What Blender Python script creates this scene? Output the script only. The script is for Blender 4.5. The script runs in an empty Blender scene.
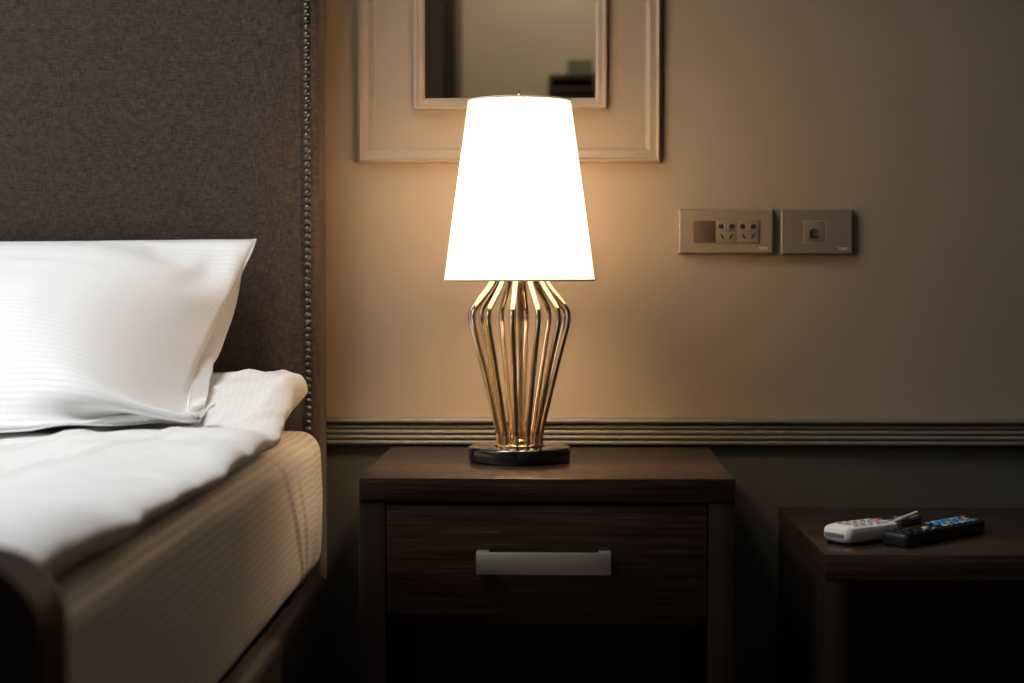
import bpy, bmesh, math, random
import numpy as np
from mathutils import Vector, Matrix, noise

random.seed(7)
SC = bpy.context.scene
COL = SC.collection
R = math.radians

# ------------------------------------------------------------------ helpers
def link(o, parent=None):
    COL.objects.link(o)
    if parent is not None:
        o.parent = parent
    return o

def tag(o, label=None, cat=None, group=None, kind=None):
    if label: o['label'] = label
    if cat: o['category'] = cat
    if group: o['group'] = group
    if kind: o['kind'] = kind
    return o

def empty(name, loc, rz=0.0, label=None, cat=None, group=None):
    o = bpy.data.objects.new(name, None)
    o.empty_display_size = .05
    link(o)
    o.location = loc
    o.rotation_euler = (0, 0, rz)
    return tag(o, label, cat, group)

def obj(name, bm, mat, parent=None, smooth=True, angle=40):
    bmesh.ops.recalc_face_normals(bm, faces=bm.faces)
    me = bpy.data.meshes.new(name)
    if smooth:
        for f in bm.faces: f.smooth = True
        lim = R(angle)
        for e in bm.edges:
            if len(e.link_faces) == 2 and e.calc_face_angle(0) > lim:
                e.smooth = False
    bm.to_mesh(me)
    bm.free()
    if mat: me.materials.append(mat)
    return link(bpy.data.objects.new(name, me), parent)

def NB(): return bmesh.new()

def box(bm, x0, x1, y0, y1, z0, z1, bev=0.0, seg=2, M=None):
    vs = [bm.verts.new(v) for v in ((x0,y0,z0),(x1,y0,z0),(x1,y1,z0),(x0,y1,z0),(x0,y0,z1),(x1,y0,z1),(x1,y1,z1),(x0,y1,z1))]
    fs = [bm.faces.new([vs[i] for i in q]) for q in ((3,2,1,0),(4,5,6,7),(0,1,5,4),(1,2,6,5),(2,3,7,6),(3,0,4,7))]
    geo = vs
    if bev > 0:
        es = list({e for f in fs for e in f.edges})
        r = bmesh.ops.bevel(bm, geom=es, offset=bev, segments=seg, profile=.5, affect='EDGES')
        geo = list(set([v for v in r['verts']] + [v for v in vs if v.is_valid]))
    if M is not None:
        bmesh.ops.transform(bm, matrix=M, verts=geo)
    return bm

def lathe(bm, prof, c=(0,0,0), n=64, axis='Z', close=True):
    rings = []
    for r, z in prof:
        ring = []
        if r < 1e-6:
            p = (c[0], c[1], c[2]+z) if axis == 'Z' else (c[0], c[1]+z, c[2])
            ring = [bm.verts.new(p)]
        else:
            for k in range(n):
                a = 2*math.pi*k/n
                if axis == 'Z': p = (c[0]+r*math.cos(a), c[1]+r*math.sin(a), c[2]+z)
                else: p = (c[0]+r*math.cos(a), c[1]+z, c[2]+r*math.sin(a))
                ring.append(bm.verts.new(p))
        rings.append(ring)
    for A, B in zip(rings, rings[1:]):
        for k in range(n):
            k2 = (k+1) % n
            if len(A) == 1 and len(B) == 1: continue
            if len(A) == 1: bm.faces.new((A[0], B[k2], B[k]))
            elif len(B) == 1: bm.faces.new((A[k], A[k2], B[0]))
            else: bm.faces.new((A[k], A[k2], B[k2], B[k]))
    return bm

def catmull(pts, m=8):
    P = [Vector(p) for p in pts]
    P = [P[0]*2-P[1]] + P + [P[-1]*2-P[-2]]
    out = []
    for i in range(1, len(P)-2):
        p0, p1, p2, p3 = P[i-1:i+3]
        for k in range(m):
            t = k/m
            out.append(.5*((2*p1)+(p2-p0)*t+(2*p0-5*p1+4*p2-p3)*t*t+(3*p1-p0-3*p2+p3)*t**3))
    out.append(P[-2])
    return out

def tube(bm, pts, r, n=12, caps=True):
    pts = [Vector(p) for p in pts]
    rings = []
    ref = None
    for i, p in enumerate(pts):
        d = (pts[min(i+1, len(pts)-1)] - pts[max(i-1, 0)]).normalized()
        if ref is None:
            ref = d.orthogonal().normalized()
        ref = (ref - d*ref.dot(d)).normalized()
        b = d.cross(ref)
        rr = r[i] if isinstance(r, (list, tuple)) else r
        rings.append([bm.verts.new(p + ref*math.cos(2*math.pi*k/n)*rr + b*math.sin(2*math.pi*k/n)*rr) for k in range(n)])
    for A, B in zip(rings, rings[1:]):
        for k in range(n):
            bm.faces.new((A[k], A[(k+1) % n], B[(k+1) % n], B[k]))
    if caps:
        bm.faces.new(rings[0][::-1]); bm.faces.new(rings[-1])
    return bm

def torus(bm, c, R0, r, n=64, m=8):
    prof = []
    rings = []
    for k in range(n):
        a = 2*math.pi*k/n
        rings.append([bm.verts.new((c[0]+(R0+r*math.cos(b))*math.cos(a), c[1]+(R0+r*math.cos(b))*math.sin(a), c[2]+r*math.sin(b))) for b in [2*math.pi*j/m for j in range(m)]])
    for k in range(n):
        A, B = rings[k], rings[(k+1) % n]
        for j in range(m):
            bm.faces.new((A[j], B[j], B[(j+1) % m], A[(j+1) % m]))
    return bm

def frame_sweep(bm, x0, x1, z0, z1, prof):
    """mitred rectangular moulding on the wall plane y=0; prof = (inset, height) from the outer edge inwards"""
    rings = []
    for d, h in prof:
        rings.append([bm.verts.new(p) for p in ((x0+d,-h,z0+d),(x1-d,-h,z0+d),(x1-d,-h,z1-d),(x0+d,-h,z1-d))])
    for A, B in zip(rings, rings[1:]):
        for k in range(4):
            bm.faces.new((A[k], A[(k+1) % 4], B[(k+1) % 4], B[k]))
    return bm

def extrude_profile_x(bm, prof, x0, x1):
    A = [bm.verts.new((x0, y, z)) for y, z in prof]
    B = [bm.verts.new((x1, y, z)) for y, z in prof]
    for k in range(len(prof)-1):
        bm.faces.new((A[k], A[k+1], B[k+1], B[k]))
    bm.faces.new(A[::-1]); bm.faces.new(B)
    return bm

def outline_solid(bm, pts, y0, y1):
    """pts in xz, extruded y0..y1"""
    A = [bm.verts.new((x, y0, z)) for x, z in pts]
    B = [bm.verts.new((x, y1, z)) for x, z in pts]
    n = len(pts)
    for k in range(n):
        bm.faces.new((A[k], A[(k+1) % n], B[(k+1) % n], B[k]))
    bm.faces.new(A[::-1]); bm.faces.new(B)
    return bm

def grid_mesh(name, V, mat, parent=None, uv=None, closed_u=False):
    """V: array (n,m,3) -> quad mesh; uv: array (n,m,2)"""
    n, m = V.shape[:2]
    verts = V.reshape(-1, 3).tolist()
    faces = []
    for i in range(n-1):
        for j in range(m-1):
            faces.append((i*m+j, i*m+j+1, (i+1)*m+j+1, (i+1)*m+j))
    me = bpy.data.meshes.new(name)
    me.from_pydata(verts, [], faces)
    if uv is not None:
        L = me.uv_layers.new(name='UVMap')
        U = uv.reshape(-1, 2)
        for lp in me.loops:
            L.data[lp.index].uv = U[lp.vertex_index]
    for p in me.polygons: p.use_smooth = True
    me.materials.append(mat)
    me.update()
    return link(bpy.data.objects.new(name, me), parent)

# ------------------------------------------------------------------ materials
class NT:
    def __init__(s, name):
        s.m = bpy.data.materials.new(name); s.m.use_nodes = True
        s.t = s.m.node_tree; s.t.nodes.clear()
        s.out = s.t.nodes.new('ShaderNodeOutputMaterial')
    def n(s, typ, **k):
        nd = s.t.nodes.new(typ)
        for a, v in k.items(): setattr(nd, a, v)
        return nd
    def l(s, a, b): s.t.links.new(a, b)
    def coords(s, scale=(1,1,1), kind='Object'):
        tc = s.n('ShaderNodeTexCoord'); mp = s.n('ShaderNodeMapping')
        mp.inputs['Scale'].default_value = scale
        s.l(tc.outputs[kind], mp.inputs['Vector'])
        return mp.outputs['Vector']
    def noise(s, vec, scale, detail=4, rough=.55):
        nd = s.n('ShaderNodeTexNoise')
        nd.inputs['Scale'].default_value = scale
        nd.inputs['Detail'].default_value = detail
        nd.inputs['Roughness'].default_value = rough
        s.l(vec, nd.inputs['Vector'])
        return nd.outputs['Fac']
    def ramp(s, fac, stops):
        nd = s.n('ShaderNodeValToRGB')
        e = nd.color_ramp.elements
        while len(e) < len(stops): e.new(.5)
        for k, (p, c) in enumerate(stops):
            e[k].position = p; e[k].color = (*c, 1) if len(c) == 3 else c
        s.l(fac, nd.inputs['Fac'])
        return nd.outputs['Color']
    def math(s, op, a, b=None, clamp=False):
        nd = s.n('ShaderNodeMath', operation=op, use_clamp=clamp)
        for i, v in enumerate((a, b)):
            if v is None: continue
            if isinstance(v, (int, float)): nd.inputs[i].default_value = v
            else: s.l(v, nd.inputs[i])
        return nd.outputs[0]
    def bump(s, h, strength=.2, dist=.002):
        nd = s.n('ShaderNodeBump')
        nd.inputs['Strength'].default_value = strength
        nd.inputs['Distance'].default_value = dist
        s.l(h, nd.inputs['Height'])
        return nd.outputs['Normal']
    def bsdf(s, color=None, rough=.5, metal=0, spec=.5, normal=None, sheen=0, coat=0):
        b = s.n('ShaderNodeBsdfPrincipled')
        if color is not None:
            if isinstance(color, tuple): b.inputs['Base Color'].default_value = (*color, 1)
            else: s.l(color, b.inputs['Base Color'])
        if isinstance(rough, (int, float)): b.inputs['Roughness'].default_value = rough
        else: s.l(rough, b.inputs['Roughness'])
        b.inputs['Metallic'].default_value = metal
        b.inputs['Specular IOR Level'].default_value = spec
        b.inputs['Sheen Weight'].default_value = sheen
        b.inputs['Coat Weight'].default_value = coat
        if normal is not None: s.l(normal, b.inputs['Normal'])
        s.l(b.outputs[0], s.out.inputs['Surface'])
        return b

def plain(name, c, rough=.5, metal=0, spec=.5, nscale=60, var=.12, bump=.05, coat=0):
    t = NT(name)
    v = t.coords()
    f = t.noise(v, nscale, 3)
    col = t.ramp(f, [(.3, tuple(x*(1-var) for x in c)), (.7, tuple(min(1, x*(1+var)) for x in c))])
    t.bsdf(col, rough, metal, spec, t.bump(f, bump, .001) if bump else None, coat=coat)
    return t.m

def wall_paint(name, c, rough=.55, spec=.35):
    t = NT(name)
    v = t.coords()
    big = t.noise(v, 2.2, 3)
    fine = t.noise(v, 180, 4, .6)
    roll = t.noise(v, 28, 3)
    col = t.ramp(big, [(.3, tuple(x*.94 for x in c)), (.7, tuple(x*1.05 for x in c))])
    h = t.math('ADD', t.math('MULTIPLY', fine, .5), roll)
    t.bsdf(col, rough, 0, spec, t.bump(h, .12, .0012))
    return t.m

def linen(name, dark, light, rough=.85):
    t = NT(name)
    vh = t.coords((70, 70, 1000)); vv = t.coords((1000, 1000, 70)); vb = t.coords((1, 1, 1))
    h1 = t.noise(vh, 1.0, 3, .6); h2 = t.noise(vv, 1.0, 3, .6); b = t.noise(vb, 140, 4, .7)
    s = t.math('MULTIPLY', t.math('ADD', h1, h2), .5)
    s2 = t.math('ADD', t.math('MULTIPLY', s, .75), t.math('MULTIPLY', b, .25))
    col = t.ramp(s2, [(.40, dark), (.5, tuple((a+c)/2 for a, c in zip(dark, light))), (.59, light)])
    t.bsdf(col, rough, 0, .2, t.bump(s2, .55, .0015), sheen=.15)
    return t.m

def wood(name, dark, light, axis='X', rough=.38):
    t = NT(name)
    sc = {'X': (3.0, 95, 95), 'Y': (60, 2.2, 60), 'Z': (60, 60, 2.2)}[axis]
    v = t.coords(sc)
    g = t.noise(v, 1.6, 5, .65)
    v2 = t.coords(tuple(a*3.2 for a in sc)); p = t.noise(v2, 2.2, 3, .7)
    s = t.math('ADD', t.math('MULTIPLY', g, .7), t.math('MULTIPLY', p, .3))
    col = t.ramp(s, [(.36, dark), (.52, tuple((a*.6+c*.4) for a, c in zip(dark, light))), (.66, light)])
    rr = t.math('ADD', t.math('MULTIPLY', s, .22), rough-.1)
    t.bsdf(col, rr, 0, .45, t.bump(s, .22, .0008))
    return t.m

def sateen(name, hi, lo, period=.0115):
    """white cotton woven with satin stripes along the first uv axis"""
    t = NT(name)
    uv = t.n('ShaderNodeTexCoord'); sep = t.n('ShaderNodeSeparateXYZ')
    t.l(uv.outputs['UV'], sep.inputs[0])
    ph = t.math('MULTIPLY', sep.outputs['Y'], 2*math.pi/period)
    w = t.math('MULTIPLY', t.math('SINE', ph), 2.2)
    w = t.math('ADD', t.math('MULTIPLY', t.math('MINIMUM', t.math('MAXIMUM', w, -1), 1), .5), .5)
    col = t.ramp(w, [(0, lo), (1, hi)])
    v = t.coords()
    fine = t.noise(v, 700, 3, .6); mid = t.noise(v, 22, 3, .5)
    h = t.math('ADD', t.math('MULTIPLY', fine, .12), mid)
    rg = t.math('ADD', t.math('MULTIPLY', w, -.28), .68)
    t.bsdf(col, rg, 0, .35, t.bump(h, .16, .004), sheen=.2)
    return t.m

M = {}
M['wall'] = wall_paint('taupe_wall_paint', (.33, .255, .18))
M['wall_low'] = wall_paint('dark_dado_paint', (.075, .075, .062))
M['rail'] = plain('rail_paint', (.17, .150, .112), .5, var=.04, nscale=8, bump=0)
M['moulding'] = plain('moulding_paint', (.37, .29, .21), .36, var=.04, nscale=8, bump=0)
M['pale'] = wall_paint('cream_wall_paint', (.55, .50, .42))
M['white'] = wall_paint('ceiling_paint', (.50, .48, .45))
M['floor'] = wood('floor_oak', (.07, .045, .03), (.16, .10, .065), 'Y', .4)
M['linen'] = linen('headboard_linen', (.018, .0122, .0085), (.092, .062, .043))
M['linen_side'] = linen('headboard_side_linen', (.020, .0138, .0098), (.090, .062, .044))
M['nail'] = plain('antique_brass', (.17, .145, .11), .30, 1, var=.3, nscale=300, bump=0)
M['wood_x'] = wood('wenge_wood', (.010, .0058, .0040), (.056, .030, .0185), 'X', .24)
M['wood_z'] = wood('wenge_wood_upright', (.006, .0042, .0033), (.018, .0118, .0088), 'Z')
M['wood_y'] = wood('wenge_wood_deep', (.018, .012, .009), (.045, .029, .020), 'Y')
M['steel'] = plain('brushed_steel', (.66, .63, .57), .45, 1, var=.06, nscale=200, bump=.02)
M['gold'] = plain('rose_gold_metal', (.88, .72, .50), .12, 1, var=.03, nscale=40, bump=0)
M['black_gloss'] = plain('black_lacquer', (.006, .007, .009), .08, 0, .6, var=.2, bump=0, coat=.5)
M['sheet'] = sateen('striped_sheet', (.80, .78, .74), (.645, .62, .575), .0105)
M['duvet'] = sateen('striped_duvet', (.85, .84, .82), (.815, .80, .775), .0095)
M['pillow'] = sateen('striped_pillowcase', (.87, .86, .84), (.835, .82, .80), .0100)
M['leather'] = plain('dark_brown_leather', (.016, .0095, .0075), .62, 0, .2, var=.2, nscale=260, bump=.12)
M['bed_base'] = plain('black_bed_base', (.012, .010, .009), .6, var=.2)
M['plate'] = plain('taupe_plastic', (.235, .183, .125), .38, 0, .5, var=.05, nscale=500, bump=.03)
M['plate_dark'] = plain('darker_taupe_plastic', (.185, .143, .100), .42, 0, .5, var=.06, nscale=500, bump=.03)  # same plastic as the first plate, in a darker tone
M['module'] = plain('socket_plastic', (.20, .152, .105), .4, 0, .5, var=.05, bump=.02)
M['rib'] = plain('socket_rib_lit', (.45, .36, .26), .4, var=.05, bump=0)  # light caught by the raised ribs is put into this colour; a bezel shares it
M['blank'] = plain('brown_blank_plastic', (.085, .058, .040), .45, 0, .4, var=.05, bump=.02)
M['hole'] = plain('dark_slot', (.006, .005, .004), .7, var=.1, bump=0)
M['pin'] = plain('brass_contact', (.85, .62, .36), .25, 1, var=.05, bump=0)
M['mark'] = plain('pale_print', (.85, .78, .68), .5, var=.05, bump=0)
M['white_plastic'] = plain('white_plastic', (.80, .79, .73), .35, 0, .5, var=.03, bump=.01)
M['grey_key'] = plain('light_grey_keys', (.50, .49, .46), .45, var=.05, bump=0)
M['grey_plastic'] = plain('grey_plastic', (.30, .30, .28), .35, var=.05, bump=0)
M['antenna'] = plain('pale_grey_plastic', (.66, .67, .60), .4, var=.05, bump=0)
M['black_plastic'] = plain('black_plastic', (.010, .011, .013), .3, 0, .5, var=.2, bump=.02)
M['blue_key'] = plain('blue_keys', (.06, .22, .46), .4, var=.15, bump=0)
M['pale_blue_key'] = plain('pale_blue_keys', (.30, .46, .52), .4, var=.1, bump=0)
M['red_key'] = plain('red_key', (.55, .07, .04), .4, var=.1, bump=0)
M['yellow_key'] = plain('yellow_key', (.75, .55, .25), .4, var=.1, bump=0)
M['screen'] = plain('grey_display', (.16, .19, .20), .15, var=.05, bump=0)
M['green'] = plain('sage_cloth', (.17, .19, .12), .8, var=.2)
M['armoire'] = wood('armoire_wood', (.035, .022, .014), (.075, .048, .032), 'Z', .4)
M['armoire_panel'] = wood('armoire_panel_wood', (.12, .085, .058), (.20, .14, .10), 'Z', .4)

def mirror_mat():
    t = NT('mirror_glass')
    f = t.noise(t.coords(), 3, 2)
    col = t.ramp(f, [(.3, (.70, .67, .62)), (.7, (.73, .70, .65))])
    t.bsdf(col, .015, 1)
    return t.m
M['mirror'] = mirror_mat()

def shade_mat():
    t = NT('lamp_shade_fabric')
    v = t.coords((400, 400, 400)); f = t.noise(v, 1, 2)
    col = t.ramp(f, [(.3, (.90, .87, .82)), (.7, (.94, .91, .86))])
    d = t.n('ShaderNodeBsdfDiffuse'); tr = t.n('ShaderNodeBsdfTranslucent'); mx = t.n('ShaderNodeMixShader')
    t.l(col, d.inputs['Color']); t.l(col, tr.inputs['Color'])
    mx.inputs[0].default_value = .43
    t.l(d.outputs[0], mx.inputs[1]); t.l(tr.outputs[0], mx.inputs[2])
    t.l(mx.outputs[0], t.out.inputs['Surface'])
    return t.m
M['shade'] = shade_mat()
M['rim'] = plain('shade_edge_tape', (.78, .70, .58), .8, var=.03, bump=0)

def glow(name, c, strength):
    t = NT(name)
    e = t.n('ShaderNodeEmission'); f = t.noise(t.coords(), 20, 2)
    t.l(t.ramp(f, [(.3, tuple(x*.97 for x in c)), (.7, c)]), e.inputs['Color'])
    e.inputs['Strength'].default_value = strength
    t.l(e.outputs[0], t.out.inputs['Surface'])
    return t.m
M['bulb'] = glow('bulb_glow', (1, .68, .40), 180)      # the lit bulb itself lights the room
M['fill_lens'] = glow('wall_fill_glow', (1, .80, .58), 12)  # glowing lens of the added fill lamp

M['panel'] = glow('panel_glow', (.93, .97, 1.0), 2)

# ------------------------------------------------------------------ setting
XL, XR, YF, ZC = -2.25, 2.90, -4.60, 2.70
def struct(name, bm, mat, parent=None, smooth=False, label=None):
    o = obj(name, bm, mat, parent, smooth=smooth)
    o['kind'] = 'structure'
    if label: o['label'] = label
    return o
struct('floor', box(NB(), XL-.1, XR+.1, YF-.1, .1, -.1, 0), M['floor'])
struct('ceiling', box(NB(), XL-.1, XR+.1, YF-.1, .1, ZC, ZC+.1), M['white'])
struct('wall_back', box(NB(), XL-.1, XR+.1, 0, .1, .57, ZC), M['wall'], label='taupe painted wall behind the lamp and headboard')
struct('wall_back_lower', box(NB(), XL-.1, XR+.1, 0, .1, 0, .57), M['wall_low'], label='dark painted lower wall under the ribbed rail')
struct('wall_right', box(NB(), XR, XR+.1, YF, 0, 0, ZC), M['wall'])
struct('wall_front', box(NB(), XL-.1, XR+.1, YF-.1, YF, 0, ZC), M['pale'])
# left wall with a window opening
WY0, WY1, WZ0, WZ1 = -2.45, -0.70, .92, 2.35
b = NB()
box(b, XL-.1, XL, YF, WY0, 0, ZC); box(b, XL-.1, XL, WY1, 0, 0, ZC)
box(b, XL-.1, XL, WY0, WY1, 0, WZ0); box(b, XL-.1, XL, WY0, WY1, WZ1, ZC)
struct('wall_left', b, M['pale'])
b = NB()
for y0, y1, z0, z1 in ((WY0, WY0+.05, WZ0, WZ1), (WY1-.05, WY1, WZ0, WZ1), (WY0+.05, WY1-.05, WZ0, WZ0+.05), (WY0+.05, WY1-.05, WZ1-.05, WZ1), ((WY0+WY1)/2-.02, (WY0+WY1)/2+.02, WZ0+.05, WZ1-.05)):
    box(b, XL-.07, XL-.02, y0, y1, z0, z1, .004)
struct('window_1', b, M['white_plastic'], smooth=True)

# ribbed chair rail
prof = [(0, .5955), (-.016, .5955)]
def bead(zc, r, y0, d):
    return [(y0-d*math.cos(a), zc+r*math.sin(a)) for a in [R(80-20*k) for k in range(9)]]
prof += bead(.5905, .0044, -.0150, .0050)
for k in range(4):
    zc = .5810-.00862*k
    prof += [(-.0105, zc+.0038)] + bead(zc-.0002, .0036, -.0120, .0028)
prof += [(-.0105, .5515), (0, .5515)]
struct('trim_1', extrude_profile_x(NB(), prof, -.3645, XR), M['rail'], smooth=True, label='ribbed painted chair rail along the wall')

# wall panel moulding round the mirror
struct('trim_2', frame_sweep(NB(), -.3141, .1755, 1.0067, 2.18,
       [(0.0000, 0.0000), (0.0000, 0.0070), (0.0015, 0.0107), (0.0045, 0.0125), (0.0075, 0.0096), (0.0085, 0.0072), (0.0125, 0.0070), (0.0140, 0.0078), (0.0165, 0.0087), (0.0190, 0.0078), (0.0200, 0.0046), (0.0235, 0.0026), (0.0250, 0.0000)]),
       M['moulding'], smooth=True, label='taupe rectangular panel moulding around the wall mirror')
# ------------------------------------------------------------------ wall mirror
mir = empty('wall_mirror', (-.0675, 0, 1.0925), 0, 'framed mirror on the wall behind the lamp shade, inside the moulding panel', 'mirror')
mx, mz = -.0675, 1.0925
b = frame_sweep(NB(), -.2232-mx, .0883-mx, 0, 2.05-mz,
    [(0.0000, 0.0000), (0.0000, 0.0081), (0.0010, 0.0102), (0.0035, 0.0113), (0.0065, 0.0104), (0.0075, 0.0090), (0.0125, 0.0096), (0.0150, 0.0087), (0.0170, 0.0064), (0.0185, 0.0055), (0.0185, 0.0023)])
obj('frame', b, M['moulding'], mir)
b = box(NB(), -.2232-mx+.017, .0883-mx-.017, -.0045, -.001, .017, 2.05-mz-.017)
obj('glass', b, M['mirror'], mir, smooth=False)

# ------------------------------------------------------------------ switch plates
def wall_plate(name, x0, x1, z0, z1, label, mat):
    t = empty(name, ((x0+x1)/2, 0, z0), 0, label, 'wall socket')
    w, h = (x1-x0)/2, z1-z0
    b = NB()
    # bevelled plate: stepped profile
    prof = [(0, 0), (0, .0075), (.0012, .0098), (.0030, .0108)]
    b = frame_sweep(b, -w, w, 0, h, prof)
    d = .0030
    b.faces.new([b.verts.new(p) for p in ((-w+d, -.0108, d), (w-d, -.0108, d), (w-d, -.0108, h-d), (-w+d, -.0108, h-d))])
    bmesh.ops.remove_doubles(b, verts=b.verts, dist=1e-5)
    obj('plate', b, mat, t, angle=25)
    return t, w, h
def marks(t, x, z, s=1.0):
    """short pale lettering printed low on the plate"""
    b = NB()
    def st(xa, za, xb, zb, wd=.00055):
        d = Vector((xb-xa, 0, zb-za)); n = Vector((-d.z, 0, d.x)).normalized()*wd*.5
        q = [Vector((xa, 0, za))-n, Vector((xb, 0, zb))-n, Vector((xb, 0, zb))+n, Vector((xa, 0, za))+n]
        A = [b.verts.new((x+p.x*s, -.0109, z+p.z*s)) for p in q]
        B = [b.verts.new((x+p.x*s, -.0112, z+p.z*s)) for p in q]
        b.faces.new(B)
        for k in range(4): b.faces.new((A[k], A[(k+1) % 4], B[(k+1) % 4], B[k]))
    H = .0042
    st(0, H, .003, H); st(.0015, 0, .0015, H)                       # T
    st(.004, 0, .004, H); st(.0066, 0, .0066, H); st(.004, H, .0066, H); st(.004, 0, .0066, 0)   # O
    st(.0078, 0, .0078, H); st(.0078, H, .0105, 0); st(.0105, 0, .0105, H)                       # N
    st(.0118, 0, .0118, H); st(.0118, H, .0132, .0015); st(.0132, .0015, .0146, H); st(.0146, 0, .0146, H)  # M
    obj('lettering', b, M['mark'], t, smooth=False)

t, w, h = wall_plate('power_socket', .2031, .3563, .8601, .9326, 'wider taupe wall plate with brown blank and two five-hole power sockets', M['plate'])
cx = (.2031+.3563)/2
def mx_box(x0, x1, z0, z1, y0, y1, bev=.0006):
    return box(NB(), x0-cx, x1-cx, y0, y1, z0-.8601, z1-.8601, bev)
o_rim = frame_sweep(NB(), .2263-cx, .3331-cx, .8768-.8601, .9145-.8601, [(0, .0108), (0, .0114), (.0006, .0116), (.0010, .0114), (.0010, .0106)])
obj('bezel', o_rim, M['plate'], t)
obj('blank_cover', mx_box(.2274, .2628, .8780, .9133, -.0116, -.0100), M['blank'], t)
for xa in (.2633, .2980):
    s = obj('socket_outlet', mx_box(xa, xa+.0343, .8780, .9139, -.0124, -.0100), M['module'], t)
    b = NB(); xc = xa+.0171-cx
    def slot(px, pz, wd, ht, rot=0, lens=False):
        M4 = Matrix.Translation((px, 0, pz)) @ Matrix.Rotation(rot, 4, 'Y')
        if lens:   # flat blade slot merged with a round hole
            pts = []
            for k in range(16):
                a = 2*math.pi*k/16
                pts.append((math.cos(a)*wd*(.75 if math.cos(a) < 0 else 1.0), math.sin(a)*ht*(1-.35*max(0, -math.cos(a)))))
            A = [b.verts.new(M4 @ Vector((x*lens, -.01255, z))) for x, z in pts]
            B = [b.verts.new(M4 @ Vector((x*lens, -.0120, z))) for x, z in pts]
            b.faces.new(A)
            for k in range(16): b.faces.new((A[k], A[(k+1) % 16], B[(k+1) % 16], B[k]))
        else:
            box(b, -wd/2, wd/2, -.01255, -.0120, -ht/2, ht/2, 0, M=M4)
    zr = .8780-.8601
    slot(xc-.0080, zr+.0262, .0052, .0040, 0, -1); slot(xc+.0078, zr+.0262, .0052, .0040, 0, 1)
    slot(xc-.0072, zr+.0100, .0026, .0086, R(-30)); slot(xc+.0072, zr+.0100, .0026, .0086, R(30))
    obj('slots', b, M['hole'], s, smooth=False)
    b = NB()   # raised ribs between the holes, caught light put into their pale colour
    for dx in (-.0032, .0022): box(b, xc+dx-.0008, xc+dx+.0008, -.0142, -.0122, zr+.0205, zr+.0300, .0003)
    obj('ribs', b, M['rib'], s)
marks(t, .3312-cx, .8672-.8601)

t, w, h = wall_plate('network_socket', .3672, .4832, .8588, .9320, 'narrower square-holed network wall plate, right of the power sockets', M['plate_dark'])
cx = (.3672+.4832)/2
z0 = .8588
b = frame_sweep(NB(), .4035-cx, .4402-cx, .8775-z0, .9138-z0, [(0, .0107), (0, .0112), (.0006, .0114), (.0010, .0112), (.0010, .0106)])
obj('bezel', b, M['rib'], t)
obj('module', box(NB(), .4048-cx, .4389-cx, -.0112, -.0100, .8788-z0, .9125-z0, .0005), M['plate_dark'], t)
b = NB()
outline_solid(b, [(x-cx, z-z0) for x, z in ((.4130, .8850), (.4270, .8850), (.4270, .8985), (.4225, .8985), (.4225, .9005), (.4175, .9005), (.4175, .8985), (.4130, .8985))], -.0114, -.0108)
j = obj('jack_opening', b, M['hole'], t, smooth=False)
b = NB()
for k in range(5): box(b, .4200-cx+k*.0007, .4203-cx+k*.0007, -.0117, -.0113, .8885-z0, .8970-z0)
box(b, .4240-cx, .4262-cx, -.0118, -.0113, .8870-z0, .8980-z0, .0003)
obj('contacts', b, M['pin'], j, smooth=False)
marks(t, .4588-cx, .8660-z0)

# ------------------------------------------------------------------ bed
BED_XR, BED_XL = -.36, -1.96
BX = (BED_XR+BED_XL)/2
bed = empty('bed', (BX, -.9, 0), 0, 'bed frame with tall brown linen headboard edged by studs', 'bed')
def rel(o, base=(BX, -.9, 0)):
    for v in o.data.vertices: v.co -= Vector(base)
    return o
# headboard: upholstered slab with an inset padded field and a raised border along the stud line
HXR, HXL, HT, HF = -.3655, -1.9545, 1.46, -.092
b = box(NB(), HXL, HXR, HF, -.004, .10, HT, .010, 3)
hb = rel(obj('headboard', b, M['linen_side'], bed))
# padded field pillowed very slightly in front of the slab
n1, n2 = 60, 50
V = np.zeros((n1, n2, 3))
for i in range(n1):
    for k in range(n2):
        u = i/(n1-1); v = k/(n2-1)
        x = (HXL+.028)+(HXR-.028-HXL-.028)*u; z = .30+(HT-.028-.30)*v
        du = min(u, 1-u)*(HXR-HXL-.056); dv = min(v, 1-v)*(HT-.33)
        e = 1-math.exp(-min(du, dv)/.02)
        V[i, k] = (x, HF-.001-.010*e, z)
rel(grid_mesh('padded_field', V, M['linen'], hb))
# studs
def nail_bm():
    b = NB()
    lathe(b, [(.0052, 0), (.0050, -.0012), (.0042, -.0026), (.0026, -.0036), (0, -.0040)], (0, 0, 0), 14, 'Y')
    return b
proto = obj('nailhead', nail_bm(), M['nail'], hb)
NX = -.3835
NZ0, NDZ, NN = .560, .01125, 76
proto.location = (NX-BX, HF-.0010+.9, NZ0)
for k in range(1, NN):
    c = proto.copy(); COL.objects.link(c); c.parent = hb
    c.location = (NX-BX+random.uniform(-.0004, .0004), HF-.0010+.9, NZ0+k*NDZ)
    c.rotation_euler = (random.uniform(-.12, .12), random.uniform(0, 6.28), random.uniform(-.12, .12))
# base and rails
b = box(NB(), BED_XL-.015, BED_XR+.012, -1.72, -.095, .13, .355, .018, 3)
rel(obj('side_rail', b, M['bed_base'], bed))
for sx in (BED_XL+.06, BED_XR-.06):
    for y in (-.18, -1.62):
        rel(obj('leg', lathe(NB(), [(0, 0), (.018, 0), (.026, .13), (0, .13)], (sx, y, 0), 20), M['bed_base'], bed))
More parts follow.
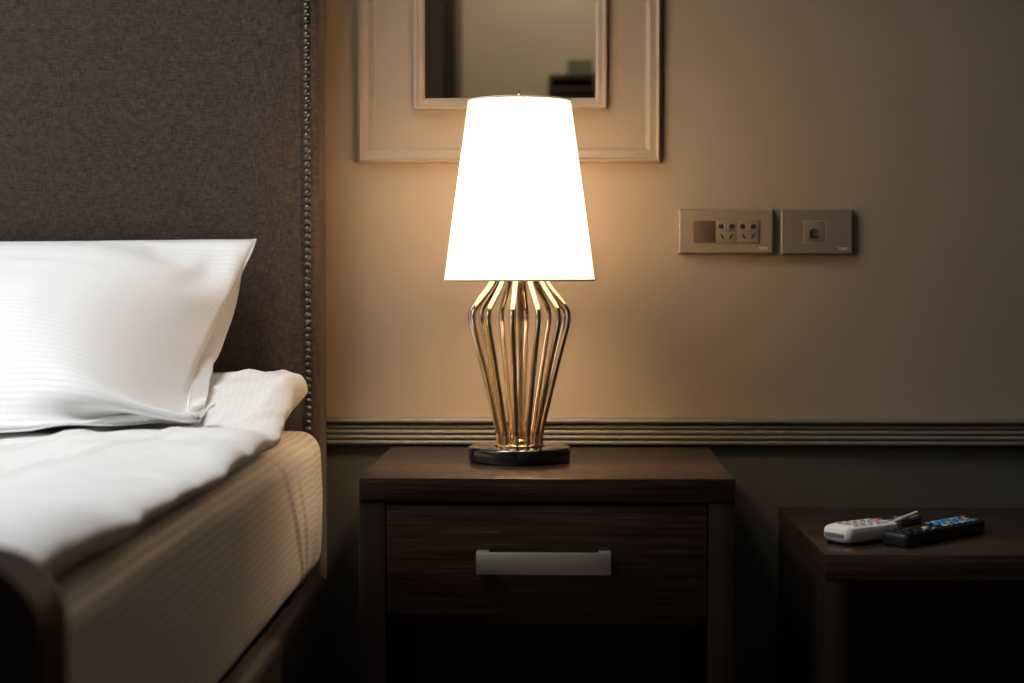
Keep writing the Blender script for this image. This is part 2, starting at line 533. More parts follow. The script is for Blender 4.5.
# footboard: padded panel with rounded shoulders
FX, FZ, FR = -.3135, .6490, .050
pts = []
xl = 2*BX-FX
for a in range(0, 91, 9): pts.append((FX-FR+FR*math.cos(R(a)), FZ-FR+FR*math.sin(R(a))))
for a in range(90, 181, 9): pts.append((xl+FR+FR*math.cos(R(a)), FZ-FR+FR*math.sin(R(a))))
pts += [(xl, .02), (FX, .02)]
b = outline_solid(NB(), pts, -1.775, -1.715)
es = [e for e in b.edges if abs(e.verts[0].co.y-e.verts[1].co.y) < 1e-6]
bmesh.ops.bevel(b, geom=es, offset=.009, segments=4, profile=.5, affect='EDGES')
o = rel(obj('footboard', b, M['leather'], bed)); o['label'] = 'dark brown leather footboard with rounded corner'

# ------------------------------------------------------------------ mattress in a striped fitted sheet
MZ0, MZ1, MY0, MY1 = .358, .585, -1.70, -.112
def fbm(x, y, z, s): return noise.noise(Vector((x*s, y*s, z*s)))
ny, nt = 300, 120
V = np.zeros((ny, nt, 3)); UV = np.zeros((ny, nt, 2))
r1, r0 = .030, .045
path = []   # right half cross-section from top centre round to bottom centre, then mirrored
def cross():
    P = []
    x = BX
    def add(px, pz): P.append((px, pz))
    for k in range(16): add(BX+(BED_XR-r1-BX)*k/15, MZ1)
    for k in range(1, 11): a = R(90-9*k); add(BED_XR-r1+r1*math.cos(a), MZ1-r1+r1*math.sin(a))
    for k in range(1, 24): add(BED_XR, MZ1-r1-(MZ1-r1-MZ0-r0)*k/24)
    for k in range(0, 11): a = R(-9*k); add(BED_XR-r0+r0*math.cos(a), MZ0+r0+r0*math.sin(a))
    add(BX, MZ0)
    Q = [(2*BX-x, z) for x, z in P[::-1][1:-1]]
    return P+Q+[P[0]]
C = cross(); nt = len(C)
V = np.zeros((ny+8, nt, 3)); UV = np.zeros((ny+8, nt, 2))
arc = [0]
for k in range(1, nt): arc.append(arc[-1]+math.hypot(C[k][0]-C[k-1][0], C[k][1]-C[k-1][1]))
zc = (MZ0+MZ1)/2
rows = []
for k in range(5): rows.append((MY0, k/5*.97))
for i in range(ny):
    q = 1-(1-i/(ny-1))**1.7
    rows.append((MY0+(MY1-MY0)*q, 1))
for k in range(3): rows.append((MY1, .9-.45*k if k < 2 else 0))
for i, (y, s) in enumerate(rows):
    d = min(MY1-y, y-MY0); rr = .045
    ins = 0 if d > rr else rr-math.sqrt(max(0, rr*rr-(rr-d)**2))
    for k, (x, z) in enumerate(C):
        fx = (x-BX)/(BED_XR-BX); fz = (z-zc)/(MZ1-zc)
        px = BX+(x-BX)*(1-ins*.55/(BED_XR-BX))*(s if s < 1 else 1)
        pz = zc+(z-zc)*(1-ins*.45/(MZ1-zc))*(s if s < 1 else 1)
        if s == 1:
            side = max(0, min(1, (fx-.9)/.1))
            bulge = .006*side*(1-fz*fz)
            w = .0025*fbm(y*1.0, z*3, 1.7, 6)*side
            # tension creases running down towards the head end
            h = (MZ1-z)/(MZ1-MZ0)
            for yc, sl, wd, am in ((-.53, .215, .009, .0050), (-.41, .13, .010, .0040), (-.27, .06, .020, .0040)):
                q = (y-(yc+sl*h))/wd
                w += am*math.exp(-q*q)*side*(1-.6*abs(h-.5))
            px += bulge+w
            pz += .0015*fbm(x, y, 3.1, 5)*(1 if fz > .9 else 0)
        V[i, k] = (px, y, pz)
        UV[i, k] = (y, arc[k])
ma = grid_mesh('mattress', V, M['sheet'], None, UV)
ma.location = (BX, -.9, 0); rel(ma)
tag(ma, 'mattress in white striped fitted sheet on the bed frame', 'mattress')

# ------------------------------------------------------------------ duvet
DB = .5900
def sm(a, b, x):
    t = max(0, min(1, (x-a)/(b-a))); return t*t*(3-2*t)
def duvet_th(y, x=BED_XR):
    th = .029+.056*sm(-.56, -.24, y)+.020*sm(-1.0, -1.6, y)
    th += .012*math.exp(-((y+.62)/.06)**2)*sm(-.75, -.4, x)+.008*math.exp(-((y+.80)/.07)**2)*sm(-.75, -.4, x)
    return th
DYH, DYF = -.118, -1.690
def duvet_top(x, y):
    th = duvet_th(y, x)
    if y > DYH-.035:
        q = (y-(DYH-.035))/.035; th *= math.sqrt(max(0, 1-min(1, q)**2))
    if y < DYF+.04:
        q = ((DYF+.04)-y)/.04; th *= math.sqrt(max(0, 1-min(1, q)**2))
    # folds
    f = .0050*fbm(x*1.2+y*.5, y*.6-x*.35, .7, 9)+.0024*fbm(x+y*.4, y-x*.3, 2.2, 22)
    # long shallow creases from the pillow side down towards the foot
    for x0, sl, wd, am in ((-.62, .23, .012, .006), (-.50, .20, .010, .004), (-.80, .28, .016, -.007), (-.98, .30, .014, .005)):
        q = (x-(x0+sl*(y+.7)))/wd
        f += am*math.exp(-q*q)*sm(-1.55, -1.0, y)*sm(-.30, -.55, y)
    # radiating folds on the head end corner
    for x0, y0, ang, wd, am in ((-.52, -.28, 24, .011, .008), (-.52, -.36, 30, .010, .007), (-.50, -.44, 40, .009, .006), (-.44, -.22, 70, .010, .006), (-.40, -.40, 85, .008, .006), (-.43, -.50, 55, .009, .006)):
        dx, dy = x-x0, y-y0
        ca, sa = math.cos(R(ang)), math.sin(R(ang))
        al, ac = dx*ca+dy*sa, -dx*sa+dy*ca
        f += am*math.exp(-(ac/wd)**2)*math.exp(-((al-.05)/.09)**2)
    return DB+th+f*min(1, th/.03)
nyd, nxd, na = 220, 130, 16
V = np.zeros((nyd, nxd+2*na+1, 3)); UV = np.zeros((nyd, nxd+2*na+1, 2))
for i in range(nyd):
    y = DYF+(DYH-DYF)*i/(nyd-1)
    y = DYF+(DYH-DYF)*(.5-.5*math.cos(math.pi*i/(nyd-1)))*.25+(DYH-DYF)*(i/(nyd-1))*.75
    sc_ = .0015*math.sin(y*46+2*fbm(0, y, 0, 5))+.009*fbm(0, y, 5, 7)+.003*fbm(0, y, 8, 19)
    xe = -.3635+sc_*sm(-.25, -.40, y)-.012*sm(-.34, -.14, y)*0
    rx = .040+.012*sm(-1.0, -1.6, y)
    hd = sm(-.55, -.25, y); rx -= .022*hd; xe -= .008*hd
    qe = max(0, min(1, (y-(DYH-.05))/.05)); xe -= .080*qe**1.6
    xs = []
    for k in range(nxd):
        q = (k/(nxd-1))**.55
        xs.append((BED_XL+.03)+(xe-rx-(BED_XL+.03))*q)
    row = [(BED_XL+.02, DB)]
    for k in range(na):
        a = R(180-90*k/na); t_ = duvet_top(BED_XL+.03, y)-DB
        row.append((BED_XL+.03+.025*math.cos(a), DB+t_*.5+t_*.5*math.sin(a)))
    for x in xs: row.append((x, duvet_top(x, y)))
    for k in range(1, na+1):
        a = R(90-165*k/na)
        zt = duvet_top(xe-rx+rx*max(0, math.cos(a))*.98, y)-DB
        px = xe-rx+rx*math.cos(a); hh = zt/2
        row.append((px-hd*.050*max(0, .35-math.sin(a))/1.35, DB+hh+hh*math.sin(a)))
    L = 0
    for k, (x, z) in enumerate(row):
        if k: L += math.hypot(x-row[k-1][0], z-row[k-1][1])
        V[i, k] = (x, y, z); UV[i, k] = (y, L-.14*y)
V = np.concatenate([V[:, :len(row)], V[:, :1]], axis=1); UV = np.concatenate([UV[:, :len(row)], UV[:, :1]], axis=1)
du = grid_mesh('duvet', V, M['duvet'], None, UV)
bm_ = bmesh.new(); bm_.from_mesh(du.data)
bmesh.ops.remove_doubles(bm_, verts=bm_.verts, dist=1e-5)
bmesh.ops.holes_fill(bm_, edges=[e for e in bm_.edges if e.is_boundary], sides=0)
bmesh.ops.recalc_face_normals(bm_, faces=bm_.faces)
bm_.to_mesh(du.data); bm_.free()
du.location = (BX, -.9, DB); rel(du, (BX, -.9, DB))
tag(du, 'white striped duvet spread over the mattress, below the pillow', 'duvet')

# ------------------------------------------------------------------ pillow: inflated and settled by a small position-based solver
def make_pillow():
    nu, nv = 70, 54
    W, H = .765, .58
    RT = np.array((-.4570, -.140, .882)); RB = np.array((-.4530, -.500, .652))
    LT = np.array((-1.175, -.140, .878)); LB = np.array((-1.185, -.500, .645))
    u = np.linspace(0, 1, nu)[:, None, None]; v = np.linspace(0, 1, nv)[None, :, None]
    base = (1-u)*(1-v)*LB+u*(1-v)*RB+(1-u)*v*LT+u*v*RT
    nrm = np.cross(RT-LT, LT-LB); nrm /= np.linalg.norm(nrm)
    if nrm[2] < 0: nrm = -nrm
    bulge = (np.sin(np.pi*u)*np.sin(np.pi*v))**.5
    X = np.stack([base+nrm*.05*bulge, base-nrm*.03*bulge])      # front, back
    rng = np.random.RandomState(3)
    X += rng.normal(0, .0006, X.shape)
    Vv = np.zeros_like(X)
    lu, lv = W/(nu-1), H/(nv-1); ld = math.hypot(lu, lv)
    def solve(a, b, L, k=1.0, only_stretch=False):
        d = b-a; n = np.linalg.norm(d, axis=-1, keepdims=True)+1e-9
        c = (n-L)/n*.5*k
        if only_stretch: c = np.where(n > L, c, c*.25)
        a += d*c; b -= d*c
    def limit(a, b, L):
        d = b-a; n = np.linalg.norm(d, axis=-1, keepdims=True)+1e-9
        c = np.maximum(0, (n-L)/n)*.5
        a += d*c; b -= d*c
    def constraints():
        for s in (0, 1):
            e = (nu-1-s)//2*2
            solve(X[:, s:s+e:2], X[:, s+1:s+1+e:2], lu)
            e = (nv-1-s)//2*2
            solve(X[:, :, s:s+e:2], X[:, :, s+1:s+1+e:2], lv)
        for s in (0, 1):
            e = (nu-1-s)//2*2
            solve(X[:, s:s+e:2, :-1], X[:, s+1:s+1+e:2, 1:], ld, .35)
            solve(X[:, s:s+e:2, 1:], X[:, s+1:s+1+e:2, :-1], ld, .35)
        for st in (16, 8, 4):   # long-range limits keep the cloth from stretching
            for q in range(st):
                a = X[:, q:nu-st:2*st]; b = X[:, q+st:nu:2*st]; m = min(a.shape[1], b.shape[1]); limit(a[:, :m], b[:, :m], st*lu)
                a = X[:, :, q:nv-st:2*st]; b = X[:, :, q+st:nv:2*st]; m = min(a.shape[2], b.shape[2]); limit(a[:, :, :m], b[:, :, :m], st*lv)
        for s in range(4):      # bending
            for q in (s,):
                a = X[:, q:nu-2:4]; b = X[:, q+2:nu:4]; m = min(a.shape[1], b.shape[1]); solve(a[:, :m], b[:, :m], 2*lu, .10)
                a = X[:, :, q:nv-2:4]; b = X[:, :, q+2:nv:4]; m = min(a.shape[2], b.shape[2]); solve(a[:, :, :m], b[:, :, :m], 2*lv, .10)
        for sl in ((slice(None), 0), (slice(None), -1), (0, slice(None)), (-1, slice(None))):
            m = (X[0][sl]+X[1][sl])/2
            X[0][sl] = m; X[1][sl] = m
    xs = np.linspace(-1.95, -.30, 60); ys = np.linspace(-1.0, -.10, 60)
    HF_ = np.array([[duvet_top(a, b) for b in ys] for a in xs])
    def ground(x, y):
        i = np.clip((x+1.95)/(1.65)*59, 0, 58.99); j = np.clip((y+1.0)/.9*59, 0, 58.99)
        a, b = i.astype(int), j.astype(int); fi, fj = i-a, j-b
        return np.maximum.reduce([HF_[a, b], HF_[a+1, b], HF_[a, b+1], HF_[a+1, b+1]])
    dt = 1/60
    fill = (np.clip(np.minimum(u, 1-u)*W/.24, 0, 1)*np.clip(np.minimum(v, 1-v)*H/.13, 0, 1))[..., 0]**.8
    for step in range(170):
        pr = 1.0 if step < 110 else .85
        F = np.zeros_like(X)
        for s, sg in ((0, 1), (1, -1)):
            du_ = np.gradient(X[s], axis=0); dv_ = np.gradient(X[s], axis=1)
            n = np.cross(du_, dv_); n /= (np.linalg.norm(n, axis=-1, keepdims=True)+1e-12)
            if np.sum(n*nrm) < 0: n = -n
            F[s] = sg*n*4.6*pr*fill[..., None]
        F[..., 2] -= 2.0
        Vv = (Vv+F*dt)*.90
        P0 = X.copy()
        X += Vv*dt
        for it in range(8 if step < 140 else 16):
            constraints()
            tgt = LT[None]*(1-u[:, 0])+RT[None]*u[:, 0]      # upper edge stays propped on the headboard
            for q in (0, 1): 
                X[q, :-1, -1, 1:] += (tgt[:-1, 1:]-X[q, :-1, -1, 1:])*.5
                vv = v[0, :, 0]; ex = RB[0]*(1-vv)+RT[0]*vv-.056*np.sin(np.pi*vv)
                X[q, -1, 1:-1, 0] += (ex-X[q, -1, :, 0])[1:-1]*.35
            for q in (0, 1):                                  # lower edge pushed forward on the duvet
                rp = np.clip((-.47-X[q, :, 0, 0])/.16, 0, 1)
                fy = -.50-.150*rp
                X[q, :, 0, 2] += (ground(X[q, :, 0, 0], X[q, :, 0, 1])+.007-X[q, :, 0, 2])*.4*rp
                X[q, :, 0, 1] += (fy-X[q, :, 0, 1])*.4
            X[:, 0, 0] = LB; X[:, 0, -1] = LT; X[:, -1, 0] = RB; X[:, -1, -1] = RT
            g = ground(X[..., 0], X[..., 1])+.004
            X[..., 2] = np.maximum(X[..., 2], g)
            X[..., 1] = np.minimum(X[..., 1], -.1065)
        Vv = (X-P0)/dt
        sp = np.linalg.norm(Vv, axis=-1, keepdims=True); Vv *= np.minimum(1, 1.5/(sp+1e-9))
    for _ in range(4):          # even out solver noise
        Y = X.copy()
        X[:, 1:-1, 1:-1] += .35*((Y[:, :-2, 1:-1]+Y[:, 2:, 1:-1]+Y[:, 1:-1, :-2]+Y[:, 1:-1, 2:])/4-Y[:, 1:-1, 1:-1])
        for i in (0, -1):
            X[:, i, 1:-1] += .35*((Y[:, i, :-2]+Y[:, i, 2:])/2-Y[:, i, 1:-1])
            X[:, 1:-1, i] += .35*((Y[:, :-2, i]+Y[:, 2:, i])/2-Y[:, 1:-1, i])
    me = bpy.data.meshes.new('pillow')
    verts = X.reshape(-1, 3).tolist(); N = nu*nv
    faces = []; uvs = {}
    for s in (0, 1):
        for i in range(nu-1):
            for k in range(nv-1):
                q = [s*N+i*nv+k, s*N+(i+1)*nv+k, s*N+(i+1)*nv+k+1, s*N+i*nv+k+1]
                faces.append(q if s == 0 else q[::-1])
    me.from_pydata(verts, [], faces)
    L = me.uv_layers.new(name='UVMap')
    for lp in me.loops:
        i, k = divmod(lp.vertex_index % N, nv)
        L.data[lp.index].uv = (i*lu, k*lv)
    bm = bmesh.new(); bm.from_mesh(me)
    bmesh.ops.remove_doubles(bm, verts=bm.verts, dist=.0004)
    bmesh.ops.recalc_face_normals(bm, faces=bm.faces)
    for f in bm.faces: f.smooth = True
    bm.to_mesh(me); bm.free()
    me.materials.append(M['pillow'])
    o = link(bpy.data.objects.new('pillow', me))
    base = (-.82, -.37, .63)
    for vtx in me.vertices: vtx.co -= Vector(base)
    o.location = base
    # seam piping along the right edge and the lower edge
    b = NB()
    edge = [X[0, -1, k]-np.array(base) for k in range(nv)]
    tube(b, [tuple(p) for p in edge], .0016, 6)
    edge = [X[0, i, 0]-np.array(base) for i in range(nu)]
    tube(b, [tuple(p) for p in edge], .0016, 6)
    sm_ = obj('seam', b, M['pillow'], o)
    return tag(o, 'plump white striped pillow leaning on the brown headboard', 'pillow')
make_pillow()

# ------------------------------------------------------------------ nightstand
ns = empty('nightstand', (-.0055, -.25, 0), R(-.5), 'dark wood nightstand with one drawer, carrying the table lamp', 'nightstand')
hw, yf, yb, ht = .2555, -.22, .22, .55
obj('top', box(NB(), -hw, hw, yf, yb, ht-.032, ht, .0016), M['wood_x'], ns)
for s in (-1, 1):
    x0, x1 = (-hw, -hw+.036) if s < 0 else (hw-.036, hw)
    obj('side_panel', box(NB(), x0, x1, yf+.002, yb, 0, ht-.0325, .0014), M['wood_z'], ns)
obj('back_panel', box(NB(), -hw+.0365, hw-.0365, yb-.012, yb-.001, .02, ht-.033), M['wood_z'], ns, smooth=False)
obj('divider', box(NB(), -hw+.0365, hw-.0365, yf+.03, yb-.013, .345, .360, .001), M['wood_x'], ns)
obj('shelf', box(NB(), -hw+.0365, hw-.0365, yf+.012, yb-.013, .06, .085, .001), M['wood_x'], ns)
dz0, dz1 = .3625, .5125
b = box(NB(), -hw+.0372, hw-.0372, yf+.0035, yf+.0225, dz0, dz1, .0012)
dr = obj('drawer', b, M['wood_x'], ns)
b = NB()
for x0, x1, y0, y1 in ((-.205, -.195, yf+.0225, .19), (.195, .205, yf+.0225, .19), (-.195, .195, .18, .19)):
    box(b, x0, x1, y0, y1, dz0+.005, dz1-.03)
box(b, -.195, .195, yf+.0225, .18, dz0+.005, dz0+.012)
obj('drawer_box', b, M['wood_y'], dr, smooth=False)
b = NB()
hx, hy = -.0035, yf-.030
box(b, hx-.0905, hx+.0905, hy, hy+.010, .4235, .4525, .0007)
for s in (-1, 1):
    x0, x1 = (hx-.0905, hx-.0745) if s < 0 else (hx+.0745, hx+.0905)
    box(b, x0, x1, hy+.0095, yf+.0035, .4250, .4515, .0006)
o = obj('handle', b, M['steel'], dr); o['label'] = 'square brushed metal bar handle'

# ------------------------------------------------------------------ low table on the right
lt = empty('low_table', (.738, -.27, 0), 0, 'low dark wood open table by the wall, holding the remotes', 'table')
w2, d2, h2 = .375, .24, .454
obj('top', box(NB(), -w2, w2, -d2, d2, h2-.034, h2, .0016), M['wood_x'], lt)
for s in (-1, 1):
    x0, x1 = (-w2, -w2+.032) if s < 0 else (w2-.032, w2)
    obj('side_panel', box(NB(), x0, x1, -d2+.001, d2, 0, h2-.0345, .0014), M['wood_z'], lt)
obj('back_panel', box(NB(), -w2+.0325, w2-.0325, d2-.014, d2-.002, .04, h2-.035), M['wood_z'], lt, smooth=False)
obj('shelf', box(NB(), -w2+.0325, w2-.0325, -d2+.015, d2-.015, .07, .095, .001), M['wood_x'], lt)

# ------------------------------------------------------------------ table lamp
LX, LY, LZ = -.0482, -.243, .5504
lamp = empty('table_lamp', (LX, LY, LZ), 0, 'lit table lamp with white tapered shade and gold wire cage on nightstand', 'lamp')
obj('base', lathe(NB(), [(0, 0), (.0735, 0), (.0755, .0015), (.0760, .004), (.0760, .0185), (.0752, .0210), (.0730, .0222), (0, .0222)], n=96), M['black_gloss'], lamp, angle=50)
obj('base_disc', lathe(NB(), [(0, .0222), (.0370, .0222), (.0378, .0230), (.0378, .0246), (.0368, .0254), (0, .0254)], n=64), M['gold'], lamp)
prof = [(.0318, .0255), (.0318, .0330), (.0318, .0405), (.0334, .0470), (.0368, .0620), (.0448, .0950), (.0530, .1290), (.0612, .1620), (.0685, .1900), (.0718, .2030), (.0730, .2130), (.0712, .2230), (.0665, .2310), (.0585, .2410), (.0500, .2515), (.0430, .2610), (.0392, .2690), (.0376, .2780), (.0374, .2880)]
cpts = catmull([(r, 0, z) for r, z in prof], 5)
b = tube(NB(), [tuple(p) for p in cpts], .0040, 12)
rod = obj('cage_rod', b, M['gold'], lamp)
rod.rotation_euler = (0, 0, R(-97))
for k in range(1, 12):
    c = rod.copy(); COL.objects.link(c); c.parent = lamp
    c.rotation_euler = (0, 0, R(-97+30*k))
obj('center_pole', lathe(NB(), [(0, .0254), (.0085, .0254), (.0085, .0300), (.0062, .0320), (.0062, .2780), (.0105, .2800), (.0105, .2880), (0, .2880)], n=24), M['gold'], lamp)
b = torus(NB(), (0, 0, .2890), .0374, .0028, 48, 8)
for k in range(3):
    a = R(20+120*k)
    tube(b, [(.006*math.cos(a), .006*math.sin(a), .289), (.0374*math.cos(a), .0374*math.sin(a), .289)], .0018, 8)
obj('collar_ring', b, M['gold'], lamp)
SZ0, SZ1, SR0, SR1 = .2670, .5325, .1113, .0755
sh = obj('lamp_shade', lathe(NB(), [(SR0, SZ0), (SR0-.0005, SZ0+.004)]+[(SR0+(SR1-SR0)*k/10, SZ0+(SZ1-SZ0)*k/10) for k in range(1, 11)], n=96), M['shade'], lamp)
for r, z in ((SR0, SZ0+.0008), (SR1, SZ1-.0008)):
    obj('shade_rim', torus(NB(), (0, 0, z), r-.0004, .0015, 96, 8), M['rim'], sh)
b = NB()
lathe(b, [(SR0+.0004, SZ0+.0005), (SR0+.0004-.0344*.034, SZ0+.0095)], n=96)
b2 = NB()
torus(b2, (0, 0, SZ1-.018), .0100, .0015, 24, 8)
for k in range(3):
    a = R(80+120*k)
    tube(b2, [(.010*math.cos(a), .010*math.sin(a), SZ1-.018), ((SR1-.002)*math.cos(a), (SR1-.002)*math.sin(a), SZ1-.003)], .0013, 8)
b.free()
obj('spider_fitter', b2, M['gold'], sh)
b = NB()
for s in (-1, 1):
    tube(b, catmull([(s*.010, 0, .285), (s*.034, 0, .345), (s*.042, 0, .400), (s*.030, 0, .480), (s*.008, 0, SZ1-.018)], 6), .0012, 8)
obj('harp', b, M['gold'], lamp)
obj('finial', lathe(NB(), [(0, SZ1-.019), (.0032, SZ1-.019), (.0032, SZ1-.006), (.0024, SZ1), (.0036, SZ1+.005), (.0030, SZ1+.009), (0, SZ1+.0125)], n=20), M['gold'], lamp)
obj('bulb_socket', lathe(NB(), [(0, .288), (.0135, .288), (.0145, .292), (.0145, .312), (0, .312)], n=32), M['white_plastic'], lamp)
bulb = obj('bulb', lathe(NB(), [(.0125, .312), (.0130, .332), (.0190, .358), (.0270, .378), (.0300, .395), (.0275, .412), (.0185, .426), (.0070, .4320), (0, .4328)], n=40), M['bulb'], lamp)
# ------------------------------------------------------------------ remotes on the low table
TZ = .4543
def rounded_slab(l, w, h, r, bev, taper=0.0, n=6):
    pts = []
    for cx_, cy_, a0 in ((l/2-r, w/2-r, 0), (-l/2+r, w/2-r, 90), (-l/2+r, -w/2+r, 180), (l/2-r, -w/2+r, 270)):
        for k in range(n+1):
            a = R(a0+90*k/n)
            x = cx_+r*math.cos(a); y = (cy_+r*math.sin(a))
            y *= 1-taper*(x/l+.5)
            pts.append((x, y))
    b = NB()
    levels = [(0, bev*.8), (bev*.35, bev*.25), (bev, 0), (h-bev, 0), (h-bev*.35, bev*.25), (h, bev*.9)]
    rings = []
    for z, ins in levels:
        rings.append([b.verts.new((x*(1-2*ins/l), y*(1-2*ins/w), z)) for x, y in pts])
    N = len(pts)
    for A, B in zip(rings, rings[1:]):
        for k in range(N): b.faces.new((A[k], A[(k+1) % N], B[(k+1) % N], B[k]))
    b.faces.new(rings[0][::-1]); b.faces.new(rings[-1])
    return b
def keybox(parent, name, mat, x, y, z, lx, ly, h=.0018):
    return obj(name, box(NB(), x-lx/2, x+lx/2, y-ly/2, y+ly/2, z-.0004, z+h, min(lx, ly)*.18), mat, parent)

wp = empty('cordless_handset', (.4320, -.3940, TZ), R(37), 'white cordless handset with grey keys and a thin antenna on low table', 'phone')
wb = rounded_slab(.108, .052, .0225, .012, .0070)
bmesh.ops.translate(wb, verts=wb.verts, vec=(0, 0, .0035))
obj('body', wb, M['white_plastic'], wp)
for x, y in ((-.042, -.019), (-.042, .019), (.042, -.019), (.042, .019)):
    obj('rubber_foot', lathe(NB(), [(0, 0), (.004, 0), (.0045, .004), (0, .004)], (x, y, 0), 12), M['black_plastic'], wp)
for i in range(5):
    for k in range(3):
        keybox(wp, 'key', M['grey_key'], -.030+i*.0145, -.0150+k*.0150, .0262, .0095, .0085, .0010)
keybox(wp, 'call_key', M['red_key'], .0445, .010, .0260, .009, .010)
b = NB(); box(b, -.0556, -.0535, -.0170, .0170, .0115, .0165, .0006)
obj('charge_contact', b, M['screen'], wp)
b = tube(NB(), [(.040, -.014, .0215), (.075, -.006, .0262), (.118, .004, .0305)], [.0034, .0030, .0028], 12)
o = obj('antenna', b, M['antenna'], wp); o['label'] = 'slim pale grey antenna'

br = empty('remote_control', (.5400, -.3660, TZ), R(46), 'long black remote with blue keys, beside the white handset', 'remote control')
obj('body', rounded_slab(.205, .044, .0190, .008, .0045), M['black_plastic'], br)
for i in range(6):
    for k in range(3):
        m = M['blue_key'] if (i+k) % 3 else M['pale_blue_key']
        keybox(br, 'key', m, .006+i*.0150, -.0135+k*.0135, .0190, .0108, .0098, .0024)
keybox(br, 'power_key', M['red_key'], .0975, .013, .0190, .008, .009, .0024)
keybox(br, 'key', M['yellow_key'], -.034, -.006, .0190, .010, .008, .0022)
keybox(br, 'key', M['blue_key'], -.030, -.018, .0190, .008, .006, .0022)
keybox(br, 'key', M['pale_blue_key'], -.050, -.016, .0190, .009, .004, .0018)
for x in (-.070, -.088):
    for k in range(3): keybox(br, 'key', M['black_plastic'], x, -.0145+k*.0145, .0190, .010, .009, .0020)

sr = empty('remote_control', (.5180, -.245, TZ), R(60), 'small dark grey remote lying flat behind the handset antenna', 'remote control')
obj('body', rounded_slab(.092, .034, .0110, .007, .0030), M['black_plastic'], sr)
keybox(sr, 'display', M['screen'], -.022, 0, .0110, .040, .026, .0008)
for k in range(3): keybox(sr, 'key', M['grey_plastic'], .018+k*.012, -.004, .0110, .007, .012, .0014)

# ------------------------------------------------------------------ the room behind the camera, seen in the mirror
ar = empty('armoire', (-.78, YF+.28, 0), 0, 'tall dark wood armoire against the opposite wall, seen in mirror', 'armoire')
obj('body', box(NB(), -.40, .40, -.275, .25, .0, 2.2, .006), M['armoire'], ar)
for s in (-1, 1):
    x0, x1 = (-.385, -.004) if s < 0 else (.004, .385)
    d = obj('door', box(NB(), x0, x1, .25, .272, .10, 2.14, .003), M['armoire'], ar)
    xa, xb = x0+.032, x1-.032
    pts = [(xa, .2), (xb, .2), (xb, 1.89)]
    for k in range(1, 9):
        a = k/8
        pts.append((xb+(xa-xb)*a, 1.89+.20*math.sin(math.pi*a/2) if s > 0 else 1.89+.20*math.sin(math.pi*(1-a)/2)))
    obj('panel', outline_solid(NB(), pts, .272, .278), M['armoire_panel'], d, smooth=False)
    kx = x0+.03 if s > 0 else x1-.03
    obj('knob', lathe(NB(), [(0, 0), (.008, 0), (.008, .012), (.016, .02), (.014, .03), (0, .034)], (kx, .272, 1.05), 20, 'Y'), M['pin'], d)
ws = empty('wall_shelf', (.07, YF, 1.585), 0, 'dark box shelf on the opposite wall, seen small in mirror', 'shelf')
b = NB()
box(b, -.085, .11, 0, .20, .0, .018, .002); box(b, -.085, .11, 0, .20, .052, .070, .002)
box(b, -.085, -.070, 0, .20, .018, .052); box(b, .095, .11, 0, .20, .018, .052)
box(b, -.070, .095, 0, .01, .018, .052)
obj('carcass', b, M['armoire'], ws)
b = NB()
for z, w_ in ((.0, .055), (.022, .052), (.043, .050)):
    box(b, -w_, w_, -.07, .07, z+.0005, z+.0215, .008, 3)
o = obj('folded_cloth', b, M['green']); o.location = (.115, YF+.10, 1.6555)
tag(o, 'folded sage green cloth on the dark wall shelf, seen in mirror', 'cloth')

# ------------------------------------------------------------------ light
PX, PY, PS = -1.15, -1.06, .90
pl = empty('ceiling_light', (PX, PY, ZC), 0, 'large square white ceiling panel light above the bed', 'ceiling light')
obj('frame', frame_sweep(NB(), -PS/2-.03, PS/2+.03, -PS/2-.03, PS/2+.03, [(0, 0), (0, .012), (.003, .015), (.024, .015), (.028, .011), (.030, .004)]), M['white_plastic'], pl).rotation_euler = (R(90), 0, 0)
obj('diffuser', box(NB(), -PS/2-.002, PS/2+.002, -PS/2-.002, PS/2+.002, -.006, -.001), M['panel'], pl, smooth=False)
Q = bpy.data.lights.new('panel_beam', 'AREA'); Q.shape = 'SQUARE'; Q.size = PS; Q.energy = 25; Q.spread = R(130); Q.color = (.93, .97, 1.0)
qo = link(bpy.data.objects.new('panel_beam', Q)); qo.location = (PX, PY, ZC-.018); qo['kind'] = 'helper'
dl = empty('ceiling_light', (.05, -3.75, ZC), 0, 'small round downlight added in the ceiling to brighten the opposite wall', 'ceiling light')  # added lamp out of view, lifts the wall reflected in the mirror
obj('trim_ring', lathe(NB(), [(.040, -.001), (.052, -.001), (.055, -.004), (.052, -.008), (.040, -.006), (.038, -.001)], n=40), M['white_plastic'], dl)
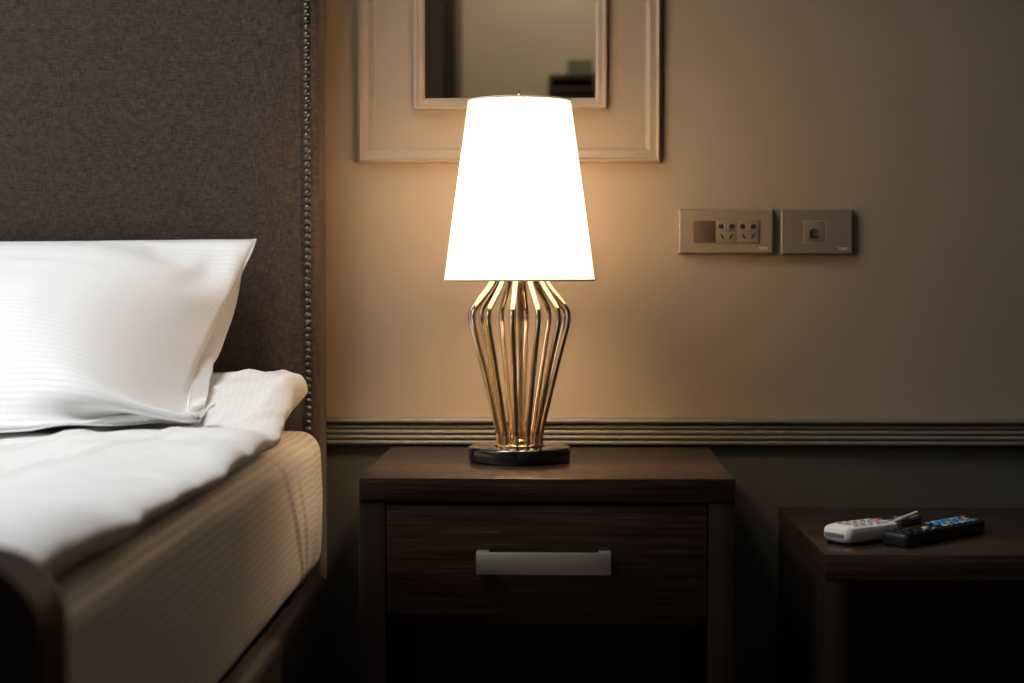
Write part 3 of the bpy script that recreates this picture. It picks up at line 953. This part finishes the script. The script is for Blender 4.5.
obj('lens', lathe(NB(), [(0, -.003), (.038, -.003), (.038, -.001), (0, -.001)], n=40), M['fill_lens'], dl)
S = bpy.data.lights.new('wall_fill_beam', 'SPOT')
S.energy = 48; S.color = (1, .80, .55); S.spot_size = R(70); S.spot_blend = .8; S.shadow_soft_size = .04
so = link(bpy.data.objects.new('wall_fill_beam', S)); so.location = (.05, -3.75, ZC-.02)
so.rotation_euler = (Vector((.05, -3.75, ZC))-Vector((-.1, YF, 1.55))).to_track_quat('Z', 'Y').to_euler()
so['kind'] = 'helper'
A = bpy.data.lights.new('daylight', 'AREA')
A.shape = 'RECTANGLE'; A.size = WY1-WY0-.12; A.size_y = .9
A.energy = 3.5; A.color = (.90, .96, 1.0)
ao = link(bpy.data.objects.new('daylight', A))
ao.location = (XL+.02, (WY0+WY1)/2, (WZ0+WZ1)/2)
ao.rotation_euler = Vector((-.66, -.32, .68)).to_track_quat('Z', 'Y').to_euler()   # skylight slants down on to the bed
A.spread = R(100)
ao['kind'] = 'helper'
w = bpy.data.worlds.new('world'); SC.world = w
w.use_nodes = True
bg = w.node_tree.nodes['Background']
bg.inputs[0].default_value = (.75, .85, 1, 1); bg.inputs[1].default_value = .5

# ------------------------------------------------------------------ camera
cd = bpy.data.cameras.new('camera')
cd.sensor_width = 36; cd.lens = 1750/1024*36
cd.clip_start = .02
cam = link(bpy.data.objects.new('camera', cd))
cam.location = (0, -2.835, .823)
cam.rotation_euler = (math.pi/2-math.atan(64.5/1750), 0, math.atan(40/1750))
cd.dof.use_dof = True
cd.dof.focus_distance = 2.58
cd.dof.aperture_fstop = 4.0
SC.camera = cam

vs = SC.view_settings
SC.display_settings.display_device = 'sRGB'
vs.view_transform = 'Standard'; vs.look = 'None'; vs.exposure = 0; vs.gamma = 1; vs.use_curve_mapping = False
cy = SC.cycles
cy.max_bounces = 10; cy.diffuse_bounces = 5; cy.glossy_bounces = 5; cy.transmission_bounces = 6
cy.caustics_reflective = True
cy.sample_clamp_indirect = 6
